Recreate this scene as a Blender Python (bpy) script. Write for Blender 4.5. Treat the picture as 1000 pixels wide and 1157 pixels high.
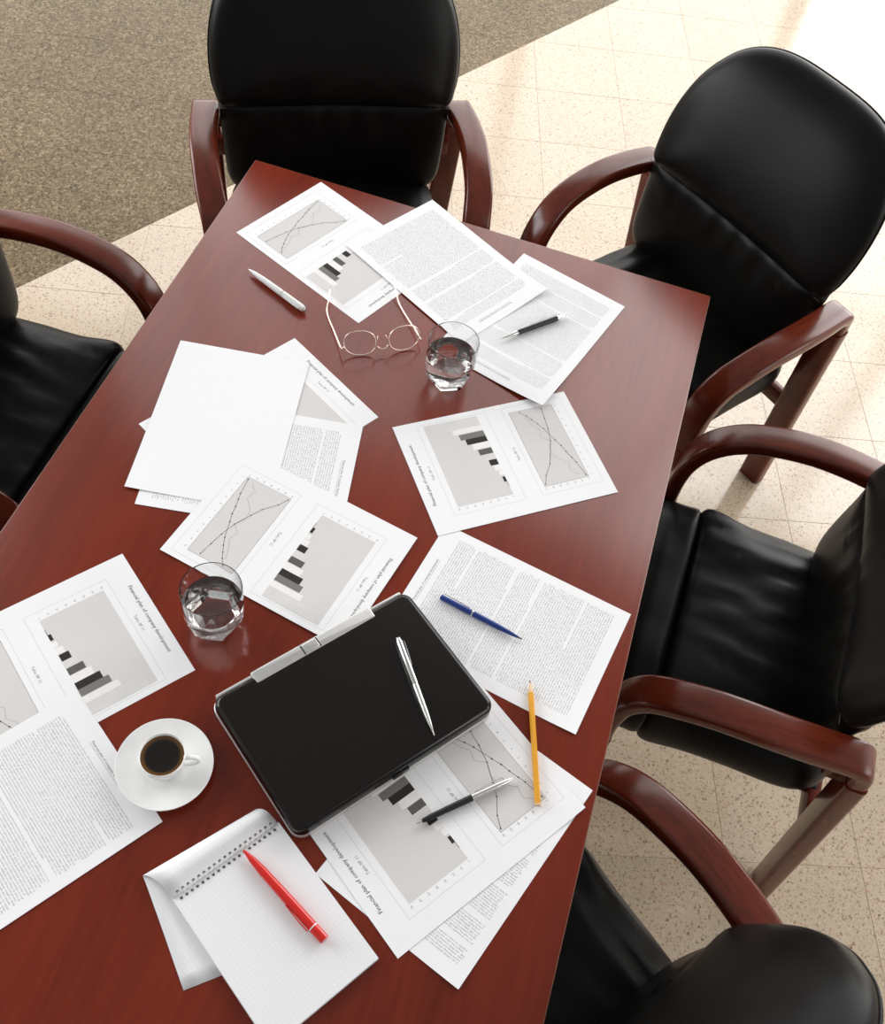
import bpy, bmesh, math, random
from math import sin, cos, pi, radians, sqrt
from mathutils import Vector, Matrix

for o in list(bpy.data.objects):
    bpy.data.objects.remove(o, do_unlink=True)
scene = bpy.context.scene
COL = scene.collection

# ------------------------------------------------------------------ camera
cam_data = bpy.data.cameras.new('camera')
cam = bpy.data.objects.new('camera', cam_data)
COL.objects.link(cam)
cam_data.sensor_fit = 'HORIZONTAL'
cam_data.sensor_width = 36.0
cam_data.lens = 36.0 * 1191.15 / 1000.0
cam_data.clip_start = 0.05
cam_data.clip_end = 100
CR = Vector((0.94878545, 0.29407914, 0.115428))
CU = Vector((-0.30632427, 0.76698824, 0.56382132))
CF = Vector((-0.07727617, 0.57030386, -0.81779086))
mw = Matrix.Identity(4)
for i in range(3):
    mw[i][0] = CR[i]; mw[i][1] = CU[i]; mw[i][2] = -CF[i]
mw[0][3], mw[1][3], mw[2][3] = 0.0, 0.0, 0.74 + 1.28047
cam.matrix_world = mw
scene.camera = cam

# ------------------------------------------------------------------ light
world = bpy.data.worlds.new('room_light')
scene.world = world
world.use_nodes = True
bg = world.node_tree.nodes['Background']
bg.inputs[0].default_value = (1.0, 1.0, 1.0, 1)
bg.inputs[1].default_value = 0.38

def window_light(name, loc, target, sx, sy, radiance, color=(1, 1, 1)):
    ld = bpy.data.lights.new(name, 'AREA')
    ld.shape = 'RECTANGLE'
    ld.size = sx; ld.size_y = sy
    ld.energy = radiance * pi * sx * sy
    ld.color = color
    o = bpy.data.objects.new(name, ld)
    COL.objects.link(o)
    o.location = loc
    d = Vector(target) - Vector(loc)
    o.rotation_euler = d.to_track_quat('-Z', 'Y').to_euler()
    return o

# tall glazed front of the hall, beyond the far end of the table
WIN_BACK = [(-4.85 + 1.55 * k) for k in range(7)]
for wx, rad in zip(WIN_BACK, (2.8, 2.8, 2.8, 3.1, 5.4, 6.6, 7.0)):
    window_light('window_light', (wx, 6.30, 3.0), (wx, 0, 3.0), 1.44, 5.2, rad, (1.0, 0.99, 0.975))
# windows along the left side of the hall
WIN_LEFT = (-0.4, 1.5, 3.4)
for wy in WIN_LEFT:
    window_light('window_light', (-6.05, wy, 2.9), (0, wy, 2.9), 1.6, 3.4, 9.0, (0.97, 0.985, 1.0))

# and along the right side
WIN_RIGHT = (-0.6, 1.8)
for wy in WIN_RIGHT:
    window_light('window_light', (6.05, wy, 2.9), (0, wy, 2.9), 1.6, 3.4, 5.0, (1.0, 0.985, 0.96))

scene.view_settings.view_transform = 'Standard'
scene.view_settings.look = 'None'
scene.view_settings.exposure = -0.15
scene.view_settings.gamma = 1.0
scene.view_settings.use_curve_mapping = False

# ------------------------------------------------------------------ materials
def new_mat(name):
    m = bpy.data.materials.new(name)
    m.use_nodes = True
    nt = m.node_tree
    return m, nt, nt.nodes['Principled BSDF']

def plain(name, col, rough=0.5, metal=0.0, spec=0.5, coat=0.0, var=0.05):
    m, nt, b = new_mat(name)
    # a trace of procedural variation so that no surface is perfectly uniform
    tc = nt.nodes.new('ShaderNodeTexCoord')
    nz = nt.nodes.new('ShaderNodeTexNoise'); nz.inputs['Scale'].default_value = 60
    mx = nt.nodes.new('ShaderNodeMixRGB')
    mx.inputs[1].default_value = (*[c * (1 - var) for c in col], 1)
    mx.inputs[2].default_value = (*[min(1, c * (1 + var)) for c in col], 1)
    nt.links.new(tc.outputs['Object'], nz.inputs['Vector'])
    nt.links.new(nz.outputs['Fac'], mx.inputs[0])
    nt.links.new(mx.outputs[0], b.inputs['Base Color'])
    b.inputs['Roughness'].default_value = rough
    b.inputs['Metallic'].default_value = metal
    b.inputs['Specular IOR Level'].default_value = spec
    b.inputs['Coat Weight'].default_value = coat
    b.inputs['Coat Roughness'].default_value = 0.08
    return m

def ramp(nt, stops):
    r = nt.nodes.new('ShaderNodeValToRGB')
    e = r.color_ramp.elements
    while len(e) < len(stops):
        e.new(0.5)
    for k, (p, c) in enumerate(stops):
        e[k].position = p
        e[k].color = (*c, 1)
    return r

def wood(name, dark, mid, light, rough, scale=(9, 0.9, 9), coat=0.3, spec=0.5, bump=0.0):
    m, nt, b = new_mat(name)
    tc = nt.nodes.new('ShaderNodeTexCoord')
    mp = nt.nodes.new('ShaderNodeMapping')
    mp.inputs['Scale'].default_value = scale
    nt.links.new(tc.outputs['Object'], mp.inputs['Vector'])
    n1 = nt.nodes.new('ShaderNodeTexNoise')
    n1.inputs['Scale'].default_value = 1.3; n1.inputs['Detail'].default_value = 5
    n1.inputs['Roughness'].default_value = 0.6; n1.inputs['Distortion'].default_value = 0.6
    nt.links.new(mp.outputs[0], n1.inputs['Vector'])
    mp2 = nt.nodes.new('ShaderNodeMapping')
    mp2.inputs['Scale'].default_value = (scale[0] * 14, scale[1] * 9, scale[2] * 14)
    nt.links.new(tc.outputs['Object'], mp2.inputs['Vector'])
    n2 = nt.nodes.new('ShaderNodeTexNoise')
    n2.inputs['Scale'].default_value = 1.5; n2.inputs['Detail'].default_value = 3
    nt.links.new(mp2.outputs[0], n2.inputs['Vector'])
    mth = nt.nodes.new('ShaderNodeMath'); mth.operation = 'MULTIPLY_ADD'
    mth.inputs[1].default_value = 0.35; 
    nt.links.new(n2.outputs['Fac'], mth.inputs[0])
    sc = nt.nodes.new('ShaderNodeMath'); sc.operation = 'MULTIPLY'; sc.inputs[1].default_value = 0.68
    nt.links.new(n1.outputs['Fac'], sc.inputs[0])
    nt.links.new(sc.outputs[0], mth.inputs[2])
    r = ramp(nt, [(0.32, dark), (0.5, mid), (0.68, light)])
    nt.links.new(mth.outputs[0], r.inputs[0])
    nt.links.new(r.outputs[0], b.inputs['Base Color'])
    b.inputs['Roughness'].default_value = rough
    b.inputs['Specular IOR Level'].default_value = spec
    b.inputs['Coat Weight'].default_value = coat
    b.inputs['Coat Roughness'].default_value = rough * 0.8
    return m

def leather(name):
    m, nt, b = new_mat(name)
    tc = nt.nodes.new('ShaderNodeTexCoord')
    n1 = nt.nodes.new('ShaderNodeTexNoise'); n1.inputs['Scale'].default_value = 220
    n1.inputs['Detail'].default_value = 2
    n2 = nt.nodes.new('ShaderNodeTexNoise'); n2.inputs['Scale'].default_value = 9
    n2.inputs['Detail'].default_value = 3
    nt.links.new(tc.outputs['Object'], n1.inputs['Vector'])
    nt.links.new(tc.outputs['Object'], n2.inputs['Vector'])
    r = ramp(nt, [(0.3, (0.0030, 0.0028, 0.0026)), (0.7, (0.0062, 0.0058, 0.0052))])
    nt.links.new(n2.outputs['Fac'], r.inputs[0])
    nt.links.new(r.outputs[0], b.inputs['Base Color'])
    bp = nt.nodes.new('ShaderNodeBump'); bp.inputs['Strength'].default_value = 0.12
    bp.inputs['Distance'].default_value = 0.0006
    nt.links.new(n1.outputs['Fac'], bp.inputs['Height'])
    nt.links.new(bp.outputs[0], b.inputs['Normal'])
    b.inputs['Roughness'].default_value = 0.36
    b.inputs['Specular IOR Level'].default_value = 0.14
    return m

def stone(name, cells, layers, rough, var, spec=0.5):
    """polished speckled stone; world position drives the chips, so tiles that share a mesh differ"""
    m, nt, b = new_mat(name)
    geo = nt.nodes.new('ShaderNodeNewGeometry')
    v = nt.nodes.new('ShaderNodeTexVoronoi'); v.inputs['Scale'].default_value = cells[0]
    nt.links.new(geo.outputs['Position'], v.inputs['Vector'])
    sep = nt.nodes.new('ShaderNodeSeparateColor')
    nt.links.new(v.outputs['Color'], sep.inputs[0])
    r1 = ramp(nt, layers[0]); r1.color_ramp.interpolation = 'CONSTANT'
    nt.links.new(sep.outputs[0], r1.inputs[0])
    v2 = nt.nodes.new('ShaderNodeTexVoronoi'); v2.inputs['Scale'].default_value = cells[1]
    nt.links.new(geo.outputs['Position'], v2.inputs['Vector'])
    sep2 = nt.nodes.new('ShaderNodeSeparateColor')
    nt.links.new(v2.outputs['Color'], sep2.inputs[0])
    r2 = ramp(nt, layers[1]); r2.color_ramp.interpolation = 'CONSTANT'
    nt.links.new(sep2.outputs[0], r2.inputs[0])
    mx = nt.nodes.new('ShaderNodeMixRGB'); mx.inputs[0].default_value = 0.5
    nt.links.new(r1.outputs[0], mx.inputs[1]); nt.links.new(r2.outputs[0], mx.inputs[2])
    nz = nt.nodes.new('ShaderNodeTexNoise'); nz.inputs['Scale'].default_value = 3.0
    nz.inputs['Detail'].default_value = 4
    nt.links.new(geo.outputs['Position'], nz.inputs['Vector'])
    oi = nt.nodes.new('ShaderNodeObjectInfo')
    mr = nt.nodes.new('ShaderNodeMapRange')
    mr.inputs['From Min'].default_value = 0.25; mr.inputs['From Max'].default_value = 0.75
    mr.inputs['To Min'].default_value = 1 - var; mr.inputs['To Max'].default_value = 1 + var * 0.6
    nt.links.new(nz.outputs['Fac'], mr.inputs['Value'])
    mr2 = nt.nodes.new('ShaderNodeMapRange')
    mr2.inputs['To Min'].default_value = 0.96; mr2.inputs['To Max'].default_value = 1.04
    nt.links.new(oi.outputs['Random'], mr2.inputs['Value'])
    mu = nt.nodes.new('ShaderNodeMath'); mu.operation = 'MULTIPLY'
    nt.links.new(mr.outputs[0], mu.inputs[0]); nt.links.new(mr2.outputs[0], mu.inputs[1])
    vm = nt.nodes.new('ShaderNodeVectorMath'); vm.operation = 'SCALE'
    nt.links.new(mx.outputs[0], vm.inputs[0]); nt.links.new(mu.outputs[0], vm.inputs['Scale'])
    nt.links.new(vm.outputs[0], b.inputs['Base Color'])
    b.inputs['Roughness'].default_value = rough
    b.inputs['Specular IOR Level'].default_value = spec
    return m

def glassy(name, ior, tint=(1, 1, 1), rough=0.0, clear=0.0):
    m, nt, b = new_mat(name)
    b.inputs['Base Color'].default_value = (*tint, 1)
    b.inputs['Transmission Weight'].default_value = 1.0
    b.inputs['Roughness'].default_value = rough
    b.inputs['IOR'].default_value = ior
    if clear:      # clean thin walls: part of the light goes straight through
        tr = nt.nodes.new('ShaderNodeBsdfTransparent')
        mix = nt.nodes.new('ShaderNodeMixShader'); mix.inputs[0].default_value = clear
        out = nt.nodes['Material Output']
        nt.links.new(b.outputs[0], mix.inputs[1]); nt.links.new(tr.outputs[0], mix.inputs[2])
        nt.links.new(mix.outputs[0], out.inputs['Surface'])
    return m

M = {}
M['table'] = wood('mahogany_top', (0.108, 0.0120, 0.0043), (0.150, 0.0170, 0.0056), (0.182, 0.0220, 0.0072), 0.20, (7, 0.8, 7), coat=0.0, spec=0.36)
M['edge'] = wood('mahogany_edge', (0.11, 0.035, 0.02), (0.17, 0.055, 0.03), (0.24, 0.08, 0.045), 0.3)
M['arm'] = wood('dark_mahogany', (0.060, 0.0100, 0.0044), (0.115, 0.0180, 0.0073), (0.160, 0.0265, 0.0105), 0.22, (14, 2.0, 14), coat=0.1, spec=0.4)
M['leather'] = leather('black_leather')
M['thread'] = plain('grey_stitching', (0.05, 0.048, 0.045), 0.6)
M['terrazzo'] = stone('cream_terrazzo', (230, 380),
    [[(0.0, (0.54, 0.425, 0.30)), (0.30, (0.60, 0.485, 0.355)), (0.62, (0.65, 0.54, 0.415)), (0.90, (0.15, 0.08, 0.035)), (0.945, (0.60, 0.485, 0.355)), (0.97, (0.50, 0.24, 0.13))],
     [(0.0, (0.58, 0.465, 0.335)), (0.45, (0.64, 0.525, 0.395)), (0.87, (0.17, 0.095, 0.045)), (0.93, (0.64, 0.525, 0.395))]], 0.12, 0.05, 0.85)
M['granite'] = stone('brown_granite', (150, 330),
    [[(0.0, (0.055, 0.038, 0.018)), (0.2, (0.135, 0.094, 0.047)), (0.45, (0.205, 0.145, 0.077)), (0.72, (0.265, 0.195, 0.112)), (0.9, (0.38, 0.30, 0.20))],
     [(0.0, (0.06, 0.043, 0.022)), (0.25, (0.17, 0.12, 0.062)), (0.6, (0.245, 0.177, 0.10)), (0.85, (0.35, 0.27, 0.165))]], 0.34, 0.16, 0.18)
M['grout'] = plain('grout', (0.46, 0.39, 0.31), 0.5)
M['paper'] = plain('white_paper', (0.88, 0.88, 0.895), 0.7, spec=0.2, var=0.008)
M['ink'] = plain('black_ink', (0.035, 0.035, 0.038), 0.7, spec=0.2)
M['softink'] = plain('grey_ink', (0.16, 0.16, 0.165), 0.7, spec=0.2)
M['textink'] = plain('text_ink', (0.40, 0.40, 0.405), 0.7, spec=0.2)
M['faint'] = plain('pale_grey_ink', (0.50, 0.50, 0.50), 0.7, spec=0.2)
M['panel'] = plain('grey_panel_print', (0.675, 0.655, 0.65), 0.7, spec=0.2, var=0.02)
M['bar_black'] = plain('black_bar_print', (0.030, 0.027, 0.024), 0.7, spec=0.2)
M['bar_grey'] = plain('grey_bar_print', (0.20, 0.19, 0.175), 0.7, spec=0.2)
M['bar_mid'] = plain('mid_grey_bar_print', (0.115, 0.11, 0.10), 0.7, spec=0.2)
M['bar_pale'] = plain('pale_bar_print', (0.70, 0.685, 0.67), 0.7, spec=0.2)
M['bar_white'] = plain('white_bar_print', (0.85, 0.83, 0.83), 0.7, spec=0.2)
M['lid'] = plain('black_gloss_lid', (0.0065, 0.0048, 0.0040), 0.18, spec=0.32)
M['silver'] = plain('silver_plastic', (0.62, 0.61, 0.60), 0.32, metal=0.55)
M['chrome'] = plain('chrome', (0.78, 0.77, 0.76), 0.14, metal=1.0)
M['steel'] = plain('brushed_steel', (0.70, 0.69, 0.68), 0.25, metal=0.8)
M['white_plastic'] = plain('white_plastic', (0.82, 0.82, 0.82), 0.25)
M['black_plastic'] = plain('black_plastic', (0.012, 0.012, 0.012), 0.25)
M['red'] = plain('red_plastic', (0.62, 0.012, 0.008), 0.2, coat=0.4)
M['blue'] = plain('blue_plastic', (0.010, 0.035, 0.20), 0.25)
M['yellow'] = plain('yellow_paint', (0.72, 0.33, 0.02), 0.35)
M['cedar'] = plain('bare_cedar', (0.72, 0.50, 0.30), 0.6)
M['graphite'] = plain('graphite', (0.06, 0.06, 0.06), 0.4)
M['porcelain'] = plain('white_porcelain', (0.86, 0.86, 0.855), 0.12, coat=0.3)
M['wire'] = plain('black_wire', (0.015, 0.015, 0.015), 0.3)
M['gold'] = plain('pale_gold_wire', (0.86, 0.72, 0.62), 0.18, metal=1.0)
M['glass'] = glassy('clear_glass', 1.48)
M['lens'] = glassy('thin_lens_glass', 1.03, (0.97, 0.96, 0.98), clear=0.5)
M['water'] = glassy('water', 1.33)
m, nt, b = new_mat('black_coffee')
lw = nt.nodes.new('ShaderNodeTexCoord')
vl = nt.nodes.new('ShaderNodeVectorMath'); vl.operation = 'LENGTH'
sx = nt.nodes.new('ShaderNodeVectorMath'); sx.operation = 'MULTIPLY'; sx.inputs[1].default_value = (1, 1, 0)
nt.links.new(lw.outputs['Object'], sx.inputs[0]); nt.links.new(sx.outputs[0], vl.inputs[0])
rr = ramp(nt, [(0.0, (0.003, 0.0015, 0.0008)), (0.0212, (0.006, 0.003, 0.0012)), (0.0243, (0.16, 0.07, 0.015))])
nt.links.new(vl.outputs['Value'], rr.inputs[0]); nt.links.new(rr.outputs[0], b.inputs['Base Color'])
b.inputs['Roughness'].default_value = 0.08
M['coffee'] = m
# squared note paper
m, nt, b = new_mat('squared_note_paper')
tc = nt.nodes.new('ShaderNodeTexCoord')
mp = nt.nodes.new('ShaderNodeMapping'); mp.inputs['Scale'].default_value = (200, 200, 200)
nt.links.new(tc.outputs['Object'], mp.inputs['Vector'])
sp = nt.nodes.new('ShaderNodeSeparateXYZ'); nt.links.new(mp.outputs[0], sp.inputs[0])
mx_ = nt.nodes.new('ShaderNodeMath'); mx_.operation = 'MINIMUM'
for k in (0, 1):
    f = nt.nodes.new('ShaderNodeMath'); f.operation = 'FRACT'
    nt.links.new(sp.outputs[k], f.inputs[0]); nt.links.new(f.outputs[0], mx_.inputs[k])
lt = nt.nodes.new('ShaderNodeMath'); lt.operation = 'LESS_THAN'; lt.inputs[1].default_value = 0.07
nt.links.new(mx_.outputs[0], lt.inputs[0])
mc = nt.nodes.new('ShaderNodeMixRGB')
mc.inputs[1].default_value = (0.83, 0.83, 0.845, 1); mc.inputs[2].default_value = (0.74, 0.745, 0.78, 1)
nt.links.new(lt.outputs[0], mc.inputs[0]); nt.links.new(mc.outputs[0], b.inputs['Base Color'])
b.inputs['Roughness'].default_value = 0.7
M['note'] = m

# ------------------------------------------------------------------ helpers
def link(name, mesh, mat, parent=None, smooth=True):
    o = bpy.data.objects.new(name, mesh)
    COL.objects.link(o)
    if mat is not None and not mesh.materials:
        mesh.materials.append(mat)
    if smooth:
        mesh.polygons.foreach_set('use_smooth', [True] * len(mesh.polygons))
    if parent is not None:
        o.parent = parent
    return o

def mesh_obj(name, verts, faces, mat, parent=None, smooth=True, sharp=None):
    me = bpy.data.meshes.new(name)
    me.from_pydata([tuple(v) for v in verts], [], faces)
    me.update()
    o = link(name, me, mat, parent, smooth)
    if smooth and sharp:
        me.set_sharp_from_angle(angle=radians(sharp))
    return o

def empty(name, loc, rz=0.0):
    o = bpy.data.objects.new(name, None)
    o.empty_display_size = 0.05
    COL.objects.link(o)
    o.location = loc
    o.rotation_euler = (0, 0, rz)
    return o

def tag(o, label, cat, group=None):
    o['label'] = label; o['category'] = cat
    if group: o['group'] = group
    return o

def bm_obj(name, bm, mat, parent=None, sharp=35):
    me = bpy.data.meshes.new(name)
    bmesh.ops.recalc_face_normals(bm, faces=bm.faces)
    bm.to_mesh(me); bm.free()
    o = link(name, me, mat, parent, True)
    me.set_sharp_from_angle(angle=radians(sharp))
    return o

def box_bm(x0, x1, y0, y1, z0, z1, bev=0.0, seg=2):
    bm = bmesh.new()
    bmesh.ops.create_cube(bm, size=1)
    for v in bm.verts:
        v.co = Vector(((x0 + x1) / 2 + v.co.x * (x1 - x0), (y0 + y1) / 2 + v.co.y * (y1 - y0), (z0 + z1) / 2 + v.co.z * (z1 - z0)))
    if bev:
        bmesh.ops.bevel(bm, geom=list(bm.edges), offset=bev, segments=seg, profile=0.5, affect='EDGES')
    return bm

def catmull(pts, n=6):
    pts = [Vector(p) for p in pts]
    P = [pts[0] * 2 - pts[1]] + pts + [pts[-1] * 2 - pts[-2]]
    out = []
    for i in range(1, len(P) - 2):
        for k in range(n):
            t = k / n
            a, b_, c, d = P[i - 1], P[i], P[i + 1], P[i + 2]
            out.append(0.5 * ((2 * b_) + (c - a) * t + (2 * a - 5 * b_ + 4 * c - d) * t * t + (3 * b_ - a - 3 * c + d) * t ** 3))
    out.append(pts[-1])
    return out

def sweep(path, section, up=None, closed=False):
    """section: list of (a,b); a along side axis, b along normal. up: fixed side axis or None (parallel transport)"""
    verts, faces = [], []
    n = len(path); m_ = len(section)
    side = None
    for i, p in enumerate(path):
        if closed:
            t = (path[(i + 1) % n] - path[i - 1]).normalized()
        else:
            t = (path[min(i + 1, n - 1)] - path[max(i - 1, 0)]).normalized()
        if up is not None:
            s = (Vector(up) - t * Vector(up).dot(t)).normalized()
        else:
            if side is None:
                ref = Vector((0, 0, 1)) if abs(t.z) < 0.9 else Vector((1, 0, 0))
                s = t.cross(ref).normalized()
            else:
                s = (side - t * side.dot(t)).normalized()
            side = s
        nn = s.cross(t)
        for a, b_ in section:
            verts.append(p + s * a + nn * b_)
    rng = n if closed else n - 1
    for i in range(rng):
        for k in range(m_):
            a0 = i * m_ + k; a1 = i * m_ + (k + 1) % m_
            b0 = ((i + 1) % n) * m_ + k; b1 = ((i + 1) % n) * m_ + (k + 1) % m_
            faces.append((a0, a1, b1, b0))
    if not closed:
        faces.append(tuple(range(m_ - 1, -1, -1)))
        faces.append(tuple((n - 1) * m_ + k for k in range(m_)))
    return verts, faces

def circ(r, n=10):
    return [(r * cos(2 * pi * k / n), r * sin(2 * pi * k / n)) for k in range(n)]

def tube(name, path, r, mat, parent, n=8, closed=False):
    v, f = sweep([Vector(p) for p in path], circ(r, n), None, closed)
    o = mesh_obj(name, v, f, mat, parent)
    fix_normals(o.data)
    return o

def fix_normals(me):
    bm = bmesh.new(); bm.from_mesh(me)
    bmesh.ops.recalc_face_normals(bm, faces=bm.faces)
    bm.to_mesh(me); bm.free()

def rrect(w, h, r, k=3):
    pts = []
    for cx, cy, a0 in ((w / 2 - r, h / 2 - r, 0), (-w / 2 + r, h / 2 - r, 90), (-w / 2 + r, -h / 2 + r, 180), (w / 2 - r, -h / 2 + r, 270)):
        for i in range(k + 1):
            a = radians(a0 + 90 * i / k)
            pts.append((cx + r * cos(a), cy + r * sin(a)))
    return pts

def lathe(name, prof, mat, parent, n=24, axis='Z', sharp=40, mod=None):
    """prof: list (r, h). closed by itself where r = 0"""
    verts, faces, rings = [], [], []
    for r, h in prof:
        if r < 1e-7:
            rings.append([len(verts)]); verts.append((0, 0, h))
        else:
            ring = []
            for k in range(n):
                a = 2 * pi * k / n
                rr_ = r * (mod(a, r, h) if mod else 1)
                ring.append(len(verts)); verts.append((rr_ * cos(a), rr_ * sin(a), h))
            rings.append(ring)
    for A, B in zip(rings[:-1], rings[1:]):
        if len(A) == 1 and len(B) == 1: continue
        for k in range(n):
            k2 = (k + 1) % n
            if len(A) == 1: faces.append((A[0], B[k], B[k2]))
            elif len(B) == 1: faces.append((A[k], B[0], A[k2]))
            else: faces.append((A[k], B[k], B[k2], A[k2]))
    if axis == 'X':
        verts = [(z, x, y) for x, y, z in verts]
    o = mesh_obj(name, verts, faces, mat, parent)
    fix_normals(o.data)
    o.data.set_sharp_from_angle(angle=radians(sharp))
    return o

def copy_tree(o, parent=None):
    c = o.copy(); COL.objects.link(c); c.parent = parent
    for ch in o.children:
        copy_tree(ch, c)
    return c

# ------------------------------------------------------------------ floor
floor = mesh_obj('floor', [(-6, -4, -0.03), (6, -4, -0.03), (6, 9, -0.03), (-6, 9, -0.03), (-6, -4, -0.0007), (6, -4, -0.0007), (6, 9, -0.0007), (-6, 9, -0.0007)],
                 [(3, 2, 1, 0), (4, 5, 6, 7), (0, 1, 5, 4), (1, 2, 6, 5), (2, 3, 7, 6), (3, 0, 4, 7)], M['grout'], smooth=False)
floor['kind'] = 'structure'
TS, TU, TV, TA = 0.2785, 1.066, 0.622, radians(16.5)
def tile_geo(poly, gap=0.0005, bev=0.0003, depth=0.0007):
    """tile outline shrunk by the joint, with a small arris"""
    cx = sum(p[0] for p in poly) / len(poly); cy = sum(p[1] for p in poly) / len(poly)
    def ins(d):
        out = []
        n = len(poly)
        for i in range(n):
            p0, p1, p2 = Vector(poly[i - 1]), Vector(poly[i]), Vector(poly[(i + 1) % n])
            e1 = (p1 - p0).normalized(); e2 = (p2 - p1).normalized()
            n1 = Vector((-e1.y, e1.x)); n2 = Vector((-e2.y, e2.x))
            bis = (n1 + n2).normalized()
            out.append(p1 + bis * d / bis.dot(n1))
        return out
    a, t = ins(gap), ins(gap + bev)
    n = len(poly)
    v = [(p.x, p.y, -depth) for p in a] + [(p.x, p.y, -bev) for p in a] + [(p.x, p.y, 0) for p in t]
    f = [tuple(range(2 * n, 3 * n))]
    for k in range(n):
        k2 = (k + 1) % n
        f += [(k, k2, n + k2, n + k), (n + k, n + k2, 2 * n + k2, 2 * n + k)]
    return v, f
S_ = TS
SHAPES = {'full': [(0, 0), (S_, 0), (S_, S_), (0, S_)], 'low': [(0, 0), (S_, 0), (S_, S_)], 'up': [(0, 0), (S_, S_), (0, S_)]}
tile_mesh = {}
for sname, poly in SHAPES.items():
    for mname in ('terrazzo', 'granite'):
        v, f = tile_geo(poly)
        me = bpy.data.meshes.new('tile'); me.from_pydata(v, [], f); me.update()
        me.materials.append(M[mname]); tile_mesh[(sname, mname)] = me
ca, sa = cos(TA), sin(TA)
cands = []
for i in range(-20, 21):
    for j in range(-18, 30):
        k = (i - j)
        shapes = [('full', 'terrazzo')] if k > -12 else ([('full', 'granite')] if k < -12 else [('low', 'terrazzo'), ('up', 'granite')])
        u0, v0 = TU + i * TS, TV + j * TS
        cx, cy = (u0 + TS / 2) * ca - (v0 + TS / 2) * sa, (u0 + TS / 2) * sa + (v0 + TS / 2) * ca
        if not (-5.6 < cx < 5.6 and -3.6 < cy < 8.6): continue
        # distance outside the part of the floor that the picture takes in
        d = Vector((cx, cy, 0)) - Vector((0, 0, 2.02))
        zc = d.dot(CF)
        px_, py_ = 500 + 1191 * d.dot(CR) / zc if zc > 0 else 9999, 578 - 1191 * d.dot(CU) / zc if zc > 0 else 9999
        out = max(0, -px_, px_ - 1000) + max(0, -py_, py_ - 1157)
        under = (-0.62 < cx < 0.05 and -0.3 < cy < 1.3)
        for s in shapes:
            cands.append((out + (5000 if under else 0), u0, v0, s))
cands.sort(key=lambda c: c[0])
rest_v, rest_f, rest_m = [], [], []
for n, (out, u0, v0, s) in enumerate(cands):
    ox, oy = u0 * ca - v0 * sa, u0 * sa + v0 * ca
    if n < 290:
        o = bpy.data.objects.new('tile', tile_mesh[s])
        COL.objects.link(o)
        o.location = (ox, oy, 0); o.rotation_euler = (0, 0, TA)
        o.parent = floor
    else:
        base = len(rest_v)
        v, f = tile_geo(SHAPES[s[0]])
        for x, y, z in v:
            rest_v.append((ox + x * ca - y * sa, oy + x * sa + y * ca, z))
        for ff in f:
            rest_f.append(tuple(base + q for q in ff)); rest_m.append(0 if s[1] == 'terrazzo' else 1)
rest = mesh_obj('tile_field', rest_v, rest_f, M['terrazzo'], floor, smooth=False)
rest.data.materials.append(M['granite'])
rest.data.polygons.foreach_set('material_index', rest_m)
rest['kind'] = 'stuff'

# hall walls with the window openings (all outside the picture; they carry the glazing that lights it)
M['wall'] = plain('white_wall_paint', (0.80, 0.78, 0.74), 0.8)
M['frame'] = plain('white_window_frame', (0.75, 0.74, 0.72), 0.5)
def wall_piece(name, pieces, mat):
    v, f = [], []
    for x0, x1, y0, y1, z0, z1 in pieces:
        b0 = len(v)
        v += [(x, y, z) for z in (z0, z1) for x, y in ((x0, y0), (x1, y0), (x1, y1), (x0, y1))]
        f += [tuple(b0 + q for q in t) for t in ((3, 2, 1, 0), (4, 5, 6, 7), (0, 1, 5, 4), (1, 2, 6, 5), (2, 3, 7, 6), (3, 0, 4, 7))]
    o = mesh_obj(name, v, f, mat, None, False)
    o['kind'] = 'structure'
    return o
wall_piece('wall_back', [(-6.2, 6.2, 6.2, 6.4, 0, 0.38), (-6.2, 6.2, 6.2, 6.4, 5.62, 7.2), (-6.2, -5.58, 6.2, 6.4, 0.38, 5.62), (5.18, 6.2, 6.2, 6.4, 0.38, 5.62)], M['wall'])
wall_piece('wall_left', [(-6.2, -6.0, -4, 6.2, 0, 1.15), (-6.2, -6.0, -4, 6.2, 4.65, 7.2), (-6.2, -6.0, -4, -1.25, 1.15, 4.65), (-6.2, -6.0, 4.25, 6.2, 1.15, 4.65)], M['wall'])
for n, wx in enumerate(WIN_BACK):
    fr = wall_piece('window_%d' % (n + 1), [(wx - 0.775, wx - 0.725, 6.2, 6.28, 0.38, 5.62), (wx + 0.725, wx + 0.775, 6.2, 6.28, 0.38, 5.62), (wx - 0.725, wx + 0.725, 6.2, 6.28, 0.38, 0.42), (wx - 0.725, wx + 0.725, 6.2, 6.28, 5.58, 5.62), (wx - 0.725, wx + 0.725, 6.2, 6.28, 2.98, 3.03)], M['frame'])
for n, wy in enumerate(WIN_LEFT):
    fr = wall_piece('window_%d' % (n + 8), [(-6.04, -5.98, wy - 0.95, wy - 0.80, 1.15, 4.65), (-6.04, -5.98, wy + 0.80, wy + 0.95, 1.15, 4.65), (-6.04, -5.98, wy - 0.8, wy + 0.8, 1.15, 1.2), (-6.04, -5.98, wy - 0.8, wy + 0.8, 4.6, 4.65), (-6.04, -5.98, wy - 0.03, wy + 0.03, 1.2, 4.6)], M['frame'])

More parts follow.
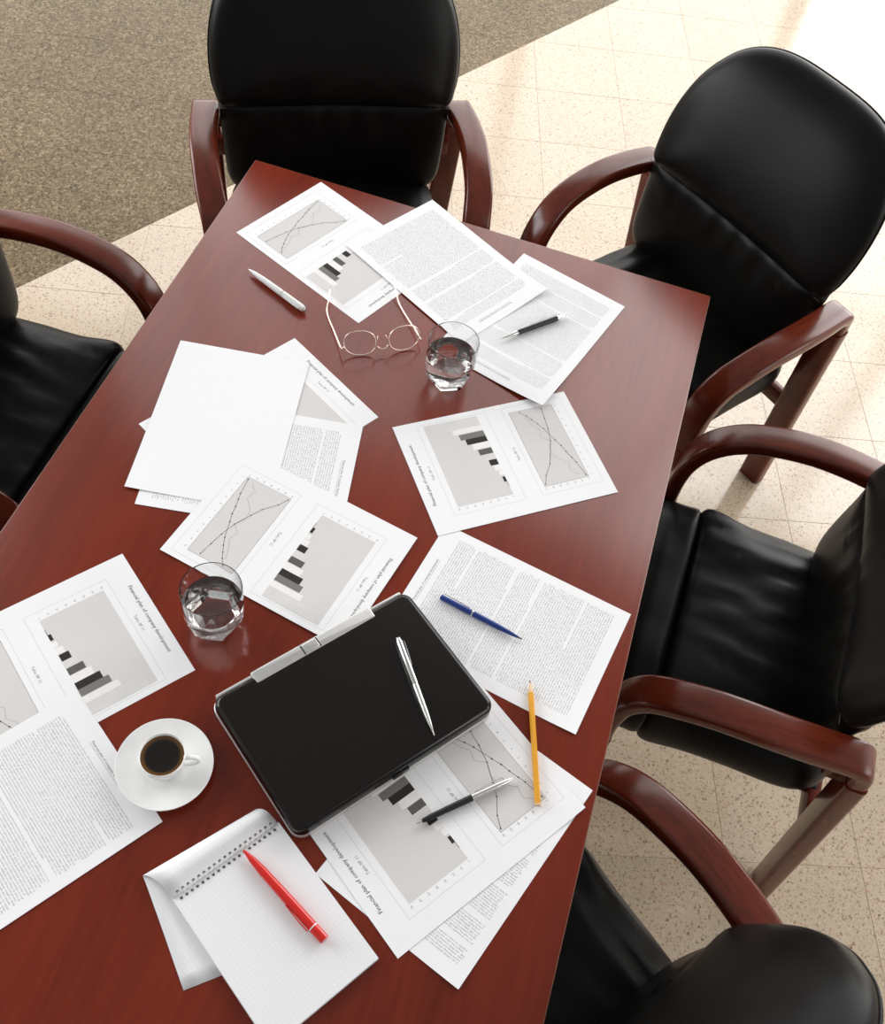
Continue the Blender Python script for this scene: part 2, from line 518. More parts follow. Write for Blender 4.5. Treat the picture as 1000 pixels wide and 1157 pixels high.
wall_piece('wall_right', [(6.0, 6.2, -4, 6.2, 0, 1.15), (6.0, 6.2, -4, 6.2, 4.65, 7.2), (6.0, 6.2, -4, -1.45, 1.15, 4.65), (6.0, 6.2, 0.25, 0.95, 1.15, 4.65), (6.0, 6.2, 2.65, 6.2, 1.15, 4.65)], M['wall'])
for n, wy in enumerate(WIN_RIGHT):
    wall_piece('window_%d' % (n + 11), [(5.98, 6.04, wy - 0.86, wy - 0.80, 1.15, 4.65), (5.98, 6.04, wy + 0.80, wy + 0.86, 1.15, 4.65), (5.98, 6.04, wy - 0.8, wy + 0.8, 1.15, 1.2), (5.98, 6.04, wy - 0.8, wy + 0.8, 4.6, 4.65), (5.98, 6.04, wy - 0.03, wy + 0.03, 1.2, 4.6)], M['frame'])

# ------------------------------------------------------------------ table
TX0, TX1, TY0, TY1, TZ = -0.686, 0.193, -0.62, 1.527, 0.74
table = tag(empty('conference_table', (0, 0, 0)), 'long reddish mahogany conference table covered with papers', 'table')
top = bm_obj('table_top', box_bm(TX0 + 0.001, TX1 - 0.001, TY0 + 0.001, TY1 - 0.001, TZ - 0.03, TZ, 0.0012), M['table'], table)
def edge_band(x0, x1, y0, y1):
    return bm_obj('edge_band', box_bm(x0, x1, y0, y1, TZ - 0.032, TZ - 0.0008, 0.0007), M['edge'], table)
edge_band(TX0, TX0 + 0.003, TY0, TY1); edge_band(TX1 - 0.003, TX1, TY0, TY1)
edge_band(TX0, TX1, TY1 - 0.003, TY1); edge_band(TX0, TX1, TY0, TY0 + 0.003)
for py in (0.02, 1.02):
    bm_obj('pedestal', box_bm(-0.46, -0.03, py - 0.03, py + 0.03, 0.035, TZ - 0.03, 0.004), M['arm'], table)
    bm_obj('pedestal_foot', box_bm(-0.53, 0.04, py - 0.045, py + 0.045, 0.0, 0.035, 0.006), M['arm'], table)
bm_obj('stretcher', box_bm(-0.265, -0.225, 0.05, 0.99, 0.30, 0.42, 0.003), M['arm'], table)

# ------------------------------------------------------------------ chairs
def interp(tab, x):
    if x <= tab[0][0]: return tab[0][1]
    for (a, fa), (b_, fb) in zip(tab[:-1], tab[1:]):
        if x <= b_:
            t = (x - a) / (b_ - a); t = t * t * (3 - 2 * t) * 0.35 + t * 0.65
            return fa + (fb - fa) * t
    return tab[-1][1]

def pillow(name, mat, parent, fmap, n=30, ex_lo=6.0, ex_hi=6.0, front=1.0, back=1.0, p=5.0, p_lo=None, p_hi=None):
    """closed cushion; fmap(x, y, h) maps unit plan (-1..1) and unit height (-1..1) to 3-D"""
    verts, faces, idx = [], [], {}
    T = [sin(pi / 2 * (2 * k / n - 1)) for k in range(n + 1)]
    for side in (1, -1):
        for i in range(n + 1):
            for j in range(n + 1):
                edge = i in (0, n) or j in (0, n)
                if side == -1 and edge:
                    idx[(side, i, j)] = idx[(1, i, j)]; continue
                u, v = T[i], T[j]
                rho = max(abs(u), abs(v))
                ex = ex_hi if v > 0 else ex_lo
                if rho < 1e-6: x = y = 0.0
                else:
                    s = rho / ((abs(u) ** ex + abs(v) ** ex) ** (1 / ex))
                    x, y = u * s, v * s
                pv = (p_hi or p) if v > 0 else (p_lo or p)
                tt = (abs(v) / rho) ** 4 if rho > 1e-6 else 0.0
                h = max(0.0, 1 - rho ** (p + (pv - p) * tt)) ** 0.5
                idx[(side, i, j)] = len(verts)
                verts.append(fmap(x, y, h * (front if side == 1 else -back), rho))
    for side in (1, -1):
        for i in range(n):
            for j in range(n):
                q = (idx[(side, i, j)], idx[(side, i + 1, j)], idx[(side, i + 1, j + 1)], idx[(side, i, j + 1)])
                faces.append(q if side == 1 else q[::-1])
    o = mesh_obj(name, verts, faces, mat, parent)
    fix_normals(o.data)
    return o

def spine(z):
    """middle line of the backrest in side view and its forward normal"""
    d = z - 0.40
    y = 0.050 - 0.247 * d * d - 0.546 * d ** 3
    dy = -0.494 * d - 1.638 * d * d
    return y, Vector((0, 1, -dy)).normalized()

rndw = random.Random(5)
WR = [(rndw.uniform(-0.2, 0.2), rndw.uniform(0.006, 0.013), rndw.uniform(-0.5, 0.5), rndw.uniform(0.4, 1.0), rndw.uniform(0.05, 0.25)) for _ in range(16)]
def seat_wrinkle(x, y):
    h = 0
    for cx, w_, sl, am, cy in WR:
        d = (x - cx - sl * (y - 0.14) * 0.6) / w_
        h -= am * math.exp(-d * d) * math.exp(-((y - cy) / 0.10) ** 2)
    return h * 0.0060

def make_chair():
    ch = empty('conference_chair', (0, 0, 0))
    # seat: main cushion
    def fseat(x, y, h, rho):
        X = x * 0.236; Y = 0.125 + y * 0.172
        Z = 0.385 + (h * 0.080) + (0.012 * (1 - x * x) * (1 - y * y) if h > 0 else 0)
        Z -= 0.012 * max(0, -y)
        if h > 0: Z += seat_wrinkle(X, Y) * min(1, h * 1.2)
        return (X, Y, Z)
    pillow('seat', M['leather'], ch, fseat, n=46, ex_lo=5, ex_hi=14, p=6, p_lo=6, p_hi=26)
    def fbol(x, y, h, rho):
        X = x * 0.236; Y = 0.343 + y * 0.060
        Z = 0.385 + h * (0.084 if h > 0 else 0.080) - 0.034 * max(0, (y + 0.2)) ** 2
        if h > 0: Z += 0.0025 * sin(X * 95 + 2 * sin(X * 31)) * 0.5 * (1 - abs(y))
        return (X, Y, Z)
    pillow('seat_bolster', M['leather'], ch, fbol, n=34, ex_lo=12, ex_hi=5, p=6, p_lo=9, p_hi=3.2)
    bm_obj('seat_pan', box_bm(-0.19, 0.19, -0.045, 0.348, 0.284, 0.315, 0.008, 3), M['leather'], ch)
    # backrest: lower lumbar cushion and taller upper cushion with a seam between
    def flow(x, y, h, rho):
        Z = 0.537 + y * 0.1165
        X = x * (0.236 + 0.011 * (Z - 0.45) / 0.19)
        y0, nrm = spine(Z)
        T = 0.036 if h > 0 else 0.040
        w_ = 0.0
        if h > 0.2:
            w_ = 0.0042 * sin(X * 150 + 1.7 * sin(X * 47 + 1)) * math.exp(-((y - 0.62) / 0.30) ** 2) * math.exp(-(X / 0.16) ** 4)
        p_ = Vector((X, y0 - 0.006 + 0.010 * (x * x), Z)) + nrm * (h * T + w_)
        return tuple(p_)
    pillow('lower_backrest', M['leather'], ch, flow, n=40, ex_lo=5, ex_hi=20, p=5, p_lo=4, p_hi=13)
    def fup(x, y, h, rho):
        s = (y + 1) / 2
        Z = 0.637 + s * 0.293
        w_ = 0.250 + 0.012 * sin(pi * min(1, s * 1.3)) - 0.040 * s ** 3
        X = x * w_
        y0, nrm = spine(Z)
        T = 0.046 if h > 0 else 0.040
        wr = 0.0
        if h > 0.2:
            wr = 0.0012 * sin(X * 170 + 2 * sin(X * 53)) * math.exp(-((y + 0.80) / 0.18) ** 2) * math.exp(-(X / 0.10) ** 4)
        p_ = Vector((X, y0 + 0.012 * (x * x), Z)) + nrm * (h * T + wr)
        return tuple(p_)
    up = pillow('upper_backrest', M['leather'], ch, fup, n=44, ex_lo=16, ex_hi=3.6, p=4.2, p_lo=9, p_hi=4.2)
    def fshell(x, y, h, rho):
        s = (y + 1) / 2
        Z = 0.415 + s * 0.500
        w_ = 0.232 + 0.016 * sin(pi * min(1, s * 0.9)) - 0.034 * s ** 6
        y0, nrm = spine(Z)
        return tuple(Vector((x * w_, y0 + 0.018 * x * x - 0.020, Z)) + nrm * (h * 0.024))
    pillow('back_shell', M['leather'], ch, fshell, n=30, ex_lo=5, ex_hi=4, p=8)
    # piping along the rim of the upper cushion
    path = []
    N = 90
    for k in range(N):
        a = -0.245 * pi + 1.49 * pi * k / (N - 1)
        u, v = cos(a), sin(a)
        ex = 3.6 if v > 0 else 10
        s = 1 / ((abs(u) ** ex + abs(v) ** ex) ** (1 / ex))
        q = Vector(fup(u * s, v * s, 0, 1))
        path.append(q + Vector((0, -0.001, 0)))
    tube('piping', path, 0.0028, M['leather'], up, 6)
    for sx_ in (-1, 1):
        pth = [Vector(fup(sx_ * t, -0.985, 0.30 + 0.55 * (1 - t), 1)) for t in (0.985, 0.95, 0.90, 0.84, 0.78)]
        tube('seam_thread', pth, 0.0008, M['thread'], up, 5)
    # wooden side frames
    sec = rrect(0.058, 0.030, 0.008, 3)
    for sg in (-1, 1):
        xo = [(-0.069, 0.252), (0, 0.274), (0.12, 0.284), (0.25, 0.279), (0.36, 0.262)]
        pts = [(-0.0135, 0.560), (-0.0095, 0.592), (-0.0005, 0.607), (0.020, 0.6125), (0.08, 0.618), (0.15, 0.620), (0.22, 0.613), (0.275, 0.597), (0.318, 0.568), (0.343, 0.525), (0.352, 0.47), (0.352, 0.40)]
        path = catmull([(sg * interp(xo, y), y, z) for y, z in pts], 5)
        v, f = sweep(path, sec, up=(1, 0, 0))
        o = mesh_obj('armrest', v, f, M['arm'], ch); fix_normals(o.data)
        o.data.set_sharp_from_angle(angle=radians(50))
        for (pa, pb) in (((sg * 0.2735, -0.0135, 0.562), (sg * 0.262, -0.069, 0.0)), ((sg * 0.2633, 0.352, 0.402), (sg * 0.255, 0.338, 0.0))):
            pa, pb = Vector(pa), Vector(pb)
            v, f = sweep([pa, pa.lerp(pb, 0.5), pb], rrect(0.057, 0.034, 0.008, 3), up=(1, 0, 0))
            for q in v[-16:]: q.z = 0.0
            o = mesh_obj('leg', v, f, M['arm'], ch); fix_normals(o.data)
            o.data.set_sharp_from_angle(angle=radians(50))
        bm_obj('back_bracket', box_bm(min(sg * 0.215, sg * 0.262), max(sg * 0.215, sg * 0.262), -0.005, 0.022, 0.50, 0.545, 0.004), M['arm'], ch)
    for yy in (-0.041, 0.344):
        bm_obj('cross_rail', box_bm(-0.262, 0.262, yy - 0.012, yy + 0.012, 0.270, 0.310, 0.004), M['arm'], ch)
    return ch

CHAIRS = [
    ((-0.674, 1.923), -63.5, 'black leather armchair at the far end of the table, back cut by the top edge'),
    ((0.249, 1.908), -126.2, 'black leather armchair at the far right table corner, whole rounded back in view'),
    ((0.593, 1.063), 177.8, 'black leather armchair midway along the right table side with its wrinkled seat showing'),
    ((0.331, 0.248), 144.4, 'black leather armchair at the lower right, turned askew, nearest to the viewer'),
    ((-1.138, 1.022), 0.0, 'black leather armchair on the left table side, cut off by the left edge'),
]
proto = make_chair()
for n, ((x, y), a, lab) in enumerate(CHAIRS):
    c = proto if n == 0 else copy_tree(proto)
    c.location = (x, y, 0)
    c.rotation_euler = (0, 0, radians(a - 90))
    tag(c, lab, 'chair', 'black leather conference chairs around the table')

# ------------------------------------------------------------------ printed sheets
PW, PH, PT = 0.210, 0.297, 0.00018
class Sheet:
    def __init__(self, name, loc, ang, layer, label, lifts=(), group=None):
        """lifts: (corner_x sign, corner_y sign, height, reach)"""
        self.lifts = lifts
        self.z0 = 0.0003 + layer * 0.0006
        self.o = self.body(name)
        self.o.location = (loc[0], loc[1], TZ + self.z0)
        self.o.rotation_euler = (0, 0, radians(ang))
        tag(self.o, label, 'paper', group)
    def h(self, x, y):
        z = 0.0
        for sx_, sy_, hh, reach in self.lifts:
            d = 0.0
            if sx_ and sy_:
                d = sqrt((x - sx_ * PW / 2) ** 2 + (y - sy_ * PH / 2) ** 2)
            elif sx_:
                d = abs(x - sx_ * PW / 2)
            else:
                d = abs(y - sy_ * PH / 2)
            if d < reach:
                t = 1 - d / reach
                z += hh * t * t
        return z
    def body(self, name):
        nx, ny = 14, 18
        v, f = [], []
        for lay in (0, 1):
            for j in range(ny + 1):
                for i in range(nx + 1):
                    x, y = -PW / 2 + PW * i / nx, -PH / 2 + PH * j / ny
                    v.append((x, y, self.h(x, y) + (PT if lay else 0)))
        W = nx + 1; O = W * (ny + 1)
        for j in range(ny):
            for i in range(nx):
                a = j * W + i
                f.append((O + a, O + a + 1, O + a + W + 1, O + a + W))
                f.append((a, a + W, a + W + 1, a + 1))
        for i in range(nx):
            f.append((i, i + 1, O + i + 1, O + i)); a = ny * W + i; f.append((a + 1, a, O + a, O + a + 1))
        for j in range(ny):
            a = j * W; f.append((a + W, a, O + a, O + a + W)); a = j * W + nx; f.append((a, a + W, O + a + W, O + a))
        return mesh_obj(name, v, f, M['paper'], None, True, 30)
    # page millimetres from the page's top left -> local point
    def pt(self, mx, my, k=0):
        x, y = -PW / 2 + mx / 1000, PH / 2 - my / 1000
        return (x, y, self.h(x, y) + PT + 0.00006 + k * 0.00005)
    def rect(self, name, x0, y0, x1, y1, mat, k=0, parent=None, nsub=5):
        v, f = [], []
        for j in range(nsub + 1):
            for i in range(nsub + 1):
                v.append(self.pt(x0 + (x1 - x0) * i / nsub, y0 + (y1 - y0) * j / nsub, k))
        W = nsub + 1
        for j in range(nsub):
            for i in range(nsub):
                a = j * W + i
                f.append((a + W, a + W + 1, a + 1, a))
        return mesh_obj(name, v, f, mat, parent or self.o, False)
    def strokes(self, name, lines, wid, mat, k=0, parent=None, dots=0.0):
        v, f = [], []
        def quad(pts):
            b_ = len(v)
            for p in pts: v.append(self.pt(p[0], p[1], k))
            f.append((b_, b_ + 1, b_ + 2, b_ + 3))
        for ln in lines:
            for a, c in zip(ln[:-1], ln[1:]):
                dx, dy = c[0] - a[0], c[1] - a[1]
                L = sqrt(dx * dx + dy * dy) or 1
                steps = max(1, int(L / 12))
                nx_, ny_ = -dy / L * wid / 2, dx / L * wid / 2
                for s in range(steps):
                    p = (a[0] + dx * s / steps, a[1] + dy * s / steps); q = (a[0] + dx * (s + 1) / steps, a[1] + dy * (s + 1) / steps)
                    quad([(p[0] + nx_, p[1] + ny_), (q[0] + nx_, q[1] + ny_), (q[0] - nx_, q[1] - ny_), (p[0] - nx_, p[1] - ny_)])
            if dots:
                for a in ln:
                    quad([(a[0] - dots, a[1] + dots), (a[0] + dots, a[1] + dots), (a[0] + dots, a[1] - dots), (a[0] - dots, a[1] - dots)])
        return mesh_obj(name, v, f, mat, parent or self.o, False)
    def words(self, name, text, mx, my, size, mat, k=0, bold=0.0, align='LEFT', parent=None):
        cu = bpy.data.curves.new('lettering', 'FONT')
        cu.body = text; cu.size = 1.0; cu.resolution_u = 1; cu.offset = bold
        cu.align_x = align
        tmp = bpy.data.objects.new('lettering', cu)
        COL.objects.link(tmp)
        dg = bpy.context.evaluated_depsgraph_get()
        me = bpy.data.meshes.new_from_object(tmp.evaluated_get(dg))
        bpy.data.objects.remove(tmp, do_unlink=True)
        for vv in me.vertices:
            vv.co = self.pt(mx + vv.co.x * size, my - vv.co.y * size, k)
        me.update()
        return link(name, me, mat, parent or self.o, False)
    def body_text(self, x0, y0, x1, y1, seed, pitch=3.55):
        rnd = random.Random(seed)
        v, f = [], []
        y = y0; para = rnd.randint(6, 14); ind = 6
        while y < y1:
            x = x0 + ind; ind = 0; end = x1
            para -= 1
            if para == 0: end = x0 + (x1 - x0) * rnd.uniform(0.3, 0.9)
            while x < end - 3:
                for c in range(rnd.choice((2, 3, 3, 4, 5, 6, 7, 8, 9))):
                    w_ = rnd.choice((0.55, 0.9, 1.1, 1.1, 1.25, 1.6))
                    if x + w_ > end: break
                    up_ = rnd.choice((1.2, 1.2, 1.2, 1.8)); dn = rnd.choice((0, 0, 0, 0, 0.6))
                    b_ = len(v)
                    sl = 0.68
                    v += [self.pt(x, y + dn), self.pt(x + w_ * sl, y + dn), self.pt(x + w_ * sl, y - up_), self.pt(x, y - up_)]
                    f.append((b_, b_ + 1, b_ + 2, b_ + 3))
                    x += w_ + 0.32
                x += 1.25
            y += pitch
            if para == 0:
                para = rnd.randint(9, 20); ind = 6
                if rnd.random() < 0.6: y += pitch * 0.9
        o = mesh_obj('printed_text', v, f, M['textink'], self.o, False)
        o['kind'] = 'stuff'
        return o

TITLE = 'Financial plan of company development'
def chart_page(s):
    s.words('title', TITLE, 110, 17, 7.4, M['ink'], bold=0.008, align='CENTER')
    s.words('caption', 'Table № 11', 110, 31, 5.6, M['softink'], align='CENTER')
    s.words('caption', 'Table № 12', 110, 173, 5.6, M['softink'], align='CENTER')
    fr = [[(26, 37), (201, 37), (201, 153), (26, 153), (26, 37)]]
    s.strokes('chart_frame', fr, 0.35, M['faint'])
    s.strokes('chart_frame', [[(26, 181), (201, 181), (201, 284), (26, 284), (26, 181)]], 0.35, M['faint'])
    p = s.rect('chart_panel', 40, 47, 198, 137, M['panel'])
    bars = [(56, 65, 136.2, 'bar_mid'), (65, 75, 132.5, 'bar_black'), (78, 87, 130.5, 'bar_white'), (88, 98, 127, 'bar_white'), (99, 110, 123.5, 'bar_black'), (110, 122, 119, 'bar_pale'),
            (122, 133, 114.5, 'bar_mid'), (134, 146, 109, 'bar_white'), (146, 157, 102.5, 'bar_black'), (157, 168, 95.5, 'bar_grey'), (169, 179, 88, 'bar_white'), (180, 188, 60, 'bar_pale'), (189, 197, 58, 'bar_pale')]
    for x0, x1, yt, mt in bars:
        s.rect('chart_bar', x0, yt, x1, 137, M[mt], 1, nsub=2)
    lab = '70 60 50 40 30 20 10 0'.split()
    for k, t in enumerate(lab):
        s.words('axis_number', t, 37.5, 49 + k * 12.6, 4.0, M['softink'], align='RIGHT')
    s.rect('chart_panel', 40, 190, 190, 265, M['panel'])
    s.strokes('panel_outline', [[(40, 190), (190, 190), (190, 265), (40, 265), (40, 190)]], 0.4, M['softink'], 1)
    a = [(186, 208), (177, 216), (168, 221), (158, 227), (146, 233), (120, 242), (107, 247), (94, 250), (81, 254), (71, 257), (44, 262)]
    b_ = [(186, 246), (165, 243), (144, 240), (120, 234), (95, 223), (78, 215), (59, 200), (44, 193)]
    c = [(176, 212), (157, 218), (146, 226), (131, 222), (120, 234), (105, 226), (89, 228), (72, 245), (57, 241), (47, 253)]
    s.strokes('chart_line', [a], 0.55, M['ink'], 2, dots=1.0)
    s.strokes('chart_line', [b_], 0.55, M['ink'], 3, dots=0.9)
    s.strokes('chart_line', [c], 0.3, M['softink'], 2)
    for k, t in enumerate('60 50 40 30 20 10 0'.split()):
        s.words('axis_number', t, 37.5, 192 + k * 12.2, 4.0, M['softink'], align='RIGHT')
    for k in range(11):
        s.words('axis_number', str(k + 1), 44 + k * 14.2, 272.5, 4.0, M['softink'], align='CENTER')

def text_page(s, seed, header=True):
    if header:
        s.strokes('header_rule', [[(72, 20.5), (150, 20.5)]], 0.35, M['softink'])
        s.words('title', TITLE, 111, 18.5, 4.9, M['ink'], align='CENTER')
    s.body_text(19, 32, 196, 277, seed)

GC = 'printed chart sheets strewn on the table'
GT = 'printed text sheets strewn on the table'
sh = Sheet('chart_sheet', (-0.4594, 1.3625), -113.9, 0, 'chart sheet farthest up the table, half covered by a text sheet, under the eyeglass temples', group=GC); chart_page(sh)
sh = Sheet('chart_sheet', (-0.0601, 1.0226), 127.3, 1, 'chart sheet right of centre with grey bar and line charts, no pen on it', group=GC); chart_page(sh)
sh = Sheet('chart_sheet', (-0.3068, 0.7587), -100.7, 3, 'chart sheet in the table middle, one corner under the laptop, beside the near water glass', group=GC, lifts=[(1, 1, 0.002, 0.1)]); chart_page(sh)
sh = Sheet('chart_sheet', (-0.5233, 0.4776), -37.3, 0, 'chart sheet at the left picture edge above the coffee cup, partly under a text sheet', group=GC); chart_page(sh)
sh = Sheet('chart_sheet', (0.0121, 0.4624), 145.6, 1, 'chart sheet under the laptop front, with the black and silver pen across it', group=GC, lifts=[(-1, -1, 0.003, 0.06)]); chart_page(sh)
sh = Sheet('chart_sheet', (-0.434, 0.9515), -30.0, 0, 'chart sheet mostly hidden beneath the blank white sheet, only a title corner showing', group=GC); chart_page(sh)
sh = Sheet('text_sheet', (-0.2699, 1.3938), -119.5, 3, 'text sheet at the far end lying over a chart sheet, behind the far water glass', group=GT, lifts=[(-1, 1, 0.006, 0.12)]); text_page(sh, 2)
sh = Sheet('text_sheet', (-0.0911, 1.3183), 164.0, 2, 'text sheet at the far right with the black mechanical pencil on it', group=GT, lifts=[(-1, 1, 0.007, 0.12)]); text_page(sh, 3)
sh = Sheet('text_sheet', (0.0196, 0.7454), 80.4, 0, 'text sheet right of the laptop with the blue pen lying on it', group=GT, lifts=[(-1, -1, 0.003, 0.08)]); text_page(sh, 4)
sh = Sheet('text_sheet', (-0.4719, 0.2725), -34.0, 1, 'text sheet at the lower left, tucked under the coffee saucer', group=GT); text_page(sh, 5)
sh = Sheet('text_sheet', (-0.4118, 0.8707), -79.6, 1, 'text sheet just under the blank white sheet, a strip of lines showing right', group=GT); text_page(sh, 6)
sh = Sheet('text_sheet', (0.0394, 0.4455), -19.0, 0, 'text sheet sticking out from beneath the lowest chart sheet near the right table edge', group=GT, lifts=[(1, -1, 0.003, 0.08)]); text_page(sh, 7)
sh = Sheet('blank_sheet', (-0.4865, 0.9256), -170.3, 2, 'blank white sheet on top of the pile left of centre', lifts=[(1, 1, 0.002, 0.1)])


# ------------------------------------------------------------------ laptop
LZ = TZ + 0.0030
lap = tag(empty('laptop', (-0.1358, 0.5488, LZ), radians(53.2)), 'closed laptop with glossy black lid and silver hinge strip', 'laptop')
# local x along the hinge (0.302 long), local +y towards the hinge
LW, LD = 0.151, 0.1055
def plate(name, hw, hd, r, z0, z1, mat, bev, parent, k=6, ox=0, oy=0, sharp=40):
    bm = bmesh.new()
    vs = [bm.verts.new((ox + x, oy + y, z0)) for x, y in rrect(hw * 2, hd * 2, r, k)]
    fc = bm.faces.new(vs)
    ex = bmesh.ops.extrude_face_region(bm, geom=[fc])
    for e in ex['geom']:
        if isinstance(e, bmesh.types.BMVert): e.co.z = z1
    bm.faces.ensure_lookup_table()
    if bev:
        ed = [e for e in bm.edges if all(abs(v.co.z - z1) < 1e-7 for v in e.verts)]
        bmesh.ops.bevel(bm, geom=ed, offset=bev, segments=4, profile=0.5, affect='EDGES')
    return bm_obj(name, bm, mat, parent, sharp)
plate('base', LW, LD, 0.016, 0.0, 0.0085, M['silver'], 0.0015, lap)
plate('lid', LW - 0.0006, LD - 0.0022, 0.0155, 0.0086, 0.0295, M['lid'], 0.0085, lap, oy=-0.0018)
plate('hinge_strip', 0.0915, 0.0095, 0.003, 0.0086, 0.0302, M['silver'], 0.003, lap, oy=LD - 0.0088)
hb = plate('hinge_button', 0.0105, 0.0060, 0.001, 0.0290, 0.0312, M['steel'], 0.0008, lap, oy=LD - 0.0088, ox=-0.006)
for sx_ in (-1, 1):
    plate('hinge_slot', 0.0007, 0.0075, 0.0004, 0.0290, 0.0305, M['black_plastic'], 0, hb, oy=LD - 0.0088, ox=-0.006 + sx_ * 0.0118)
    plate('hinge_rim', 0.026, 0.0028, 0.002, 0.0080, 0.0235, M['silver'], 0.002, lap, ox=sx_ * 0.116, oy=LD - 0.0030)
plate('latch', 0.012, 0.0015, 0.001, 0.0080, 0.0170, M['black_plastic'], 0.0008, lap, oy=-LD - 0.0006)
plate('side_port', 0.0012, 0.006, 0.001, 0.0130, 0.0180, M['black_plastic'], 0.0006, lap, ox=LW + 0.0002)

# ------------------------------------------------------------------ pens (local x from tip to end)
def pen(name, tip, end, zax, label, parts, clip=None, clip_mat=None, clip_side=0.0, zend=None):
    a = Vector((tip[0], tip[1], zax)); c = Vector((end[0], end[1], zax if zend is None else zend))
    L = (c - a).length
    e = empty(name, a)
    e.rotation_euler = (c - a).to_track_quat('X', 'Z').to_euler()
    tag(e, label, 'pencil' if 'pencil' in name else 'pen')
    for pn, mat, prof in parts:
        lathe(pn, [(r, t * L) for t, r in prof], mat, e, 18, 'X')
    if clip:
        t0, t1, r, w_ = clip
        pth = [Vector((t1 * L, 0, r * 0.7)), Vector((t1 * L - 0.001, 0, r + 0.0022)), Vector((t1 * L * 0.6 + t0 * L * 0.4, 0, r + 0.0022)), Vector((t0 * L, 0, r + 0.0008))]
        q = Matrix.Rotation(clip_side, 3, 'X')
        v, f = sweep([q @ p for p in pth], rrect(w_, 0.0009, 0.0003, 2), up=tuple(q @ Vector((0, 1, 0))))
        o = mesh_obj('clip', v, f, clip_mat, e); fix_normals(o.data); o.data.set_sharp_from_angle(angle=radians(40))
    return e

pen('ballpoint_pen', (-0.5793, 1.2455), (-0.4560, 1.1935), TZ + 0.0059, 'slim white ballpoint pen lying on bare wood left of the eyeglasses',
    [('tip', M['steel'], [(0, 0), (0, 0.0007), (0.03, 0.0016), (0.06, 0.0022)]),
     ('barrel', M['white_plastic'], [(0.035, 0.0019), (0.10, 0.0035), (0.22, 0.0049), (0.50, 0.0056), (0.60, 0.0057)]),
     ('cap_half', M['white_plastic'], [(0.605, 0.0052), (0.61, 0.0058), (0.93, 0.0058), (0.965, 0.0050), (0.965, 0)]),
     ('push_button', M['steel'], [(0.96, 0.0026), (1.0, 0.0026), (1.0, 0)])], (0.66, 0.93, 0.0056, 0.0032), M['white_plastic'], radians(70))
pen('mechanical_pencil', (-0.1379, 1.2578), (-0.0433, 1.3625), TZ + 0.0068, 'black mechanical pencil with chrome tip and clip on the far right text sheet',
    [('tip', M['chrome'], [(0, 0), (0, 0.0006), (0.06, 0.0008), (0.09, 0.0020), (0.29, 0.0040)]),
     ('barrel', M['black_plastic'], [(0.29, 0.0), (0.29, 0.0044), (0.87, 0.0046), (0.87, 0)]),
     ('cap', M['chrome'], [(0.87, 0.0040), (0.90, 0.0038), (0.92, 0.0026), (1.0, 0.0026), (1.0, 0)])], (0.50, 0.92, 0.0044, 0.0028), M['chrome'], radians(-62))
pen('ballpoint_pen', (-0.0261, 0.5373), (-0.1125, 0.6510), LZ + 0.0295 + 0.0042, 'silver metal ballpoint pen lying on the laptop lid',
    [('tip', M['steel'], [(0, 0), (0, 0.0005), (0.05, 0.0012), (0.11, 0.0024)]),
     ('barrel', M['steel'], [(0.11, 0.0024), (0.22, 0.0036), (0.50, 0.0041)]),
     ('cap_half', M['chrome'], [(0.50, 0.0041), (0.51, 0.0038), (0.52, 0.0042), (0.965, 0.0042), (0.965, 0)]),
     ('push_button', M['steel'], [(0.96, 0.0030), (1.0, 0.0030), (1.0, 0)])], (0.70, 0.955, 0.0040, 0.0030), M['steel'], radians(75))
pen('ballpoint_pen', (0.0455, 0.7268), (-0.0802, 0.7505), TZ + 0.0053, 'dark blue ballpoint pen on the text sheet beside the laptop',
    [('tip', M['black_plastic'], [(0, 0), (0, 0.0006), (0.06, 0.0016)]),
     ('barrel', M['blue'], [(0.05, 0.0015), (0.13, 0.0027), (0.30, 0.0039), (0.60, 0.0042), (0.60, 0)]),
     ('ring', M['chrome'], [(0.598, 0), (0.598, 0.0044), (0.615, 0.0044), (0.615, 0)]),
     ('cap_half', M['blue'], [(0.612, 0), (0.612, 0.0042), (0.985, 0.0040), (1.0, 0.0034), (1.0, 0)])], (0.66, 0.985, 0.0041, 0.0028), M['chrome'], radians(80))
pen('ballpoint_pen', (-0.0136, 0.4335), (0.0845, 0.5292), TZ + 0.0064, 'black and silver ballpoint pen across the chart sheet in front of the laptop',
    [('tip', M['steel'], [(0, 0), (0, 0.0006), (0.05, 0.0016), (0.07, 0.0024)]),
     ('barrel', M['black_plastic'], [(0.06, 0.0), (0.06, 0.0026), (0.16, 0.0038), (0.57, 0.0045), (0.57, 0)]),
     ('cap_half', M['steel'], [(0.57, 0), (0.57, 0.0046), (0.80, 0.0043), (0.94, 0.0034), (0.97, 0.0024), (1.0, 0.0018), (1.0, 0)])], (0.62, 0.92, 0.0043, 0.0028), M['steel'], radians(-75))
pen('ballpoint_pen', (-0.1965, 0.3338), (-0.0703, 0.2701), TZ + 0.0146, 'bright red ballpoint pen lying on the open notepad',
    [('tip', M['red'], [(0, 0), (0.004, 0.0012), (0.05, 0.0025), (0.12, 0.0042)]),
     ('barrel', M['red'], [(0.12, 0.0042), (0.25, 0.0054), (0.55, 0.0061), (0.86, 0.0062), (0.86, 0)]),
     ('ring', M['white_plastic'], [(0.859, 0), (0.859, 0.0064), (0.868, 0.0064), (0.868, 0)]),
     ('cap', M['red'], [(0.868, 0), (0.868, 0.0061), (0.985, 0.0061), (1.0, 0.0056), (1.0, 0)])], (0.58, 0.86, 0.0060, 0.0032), M['red'], radians(78))

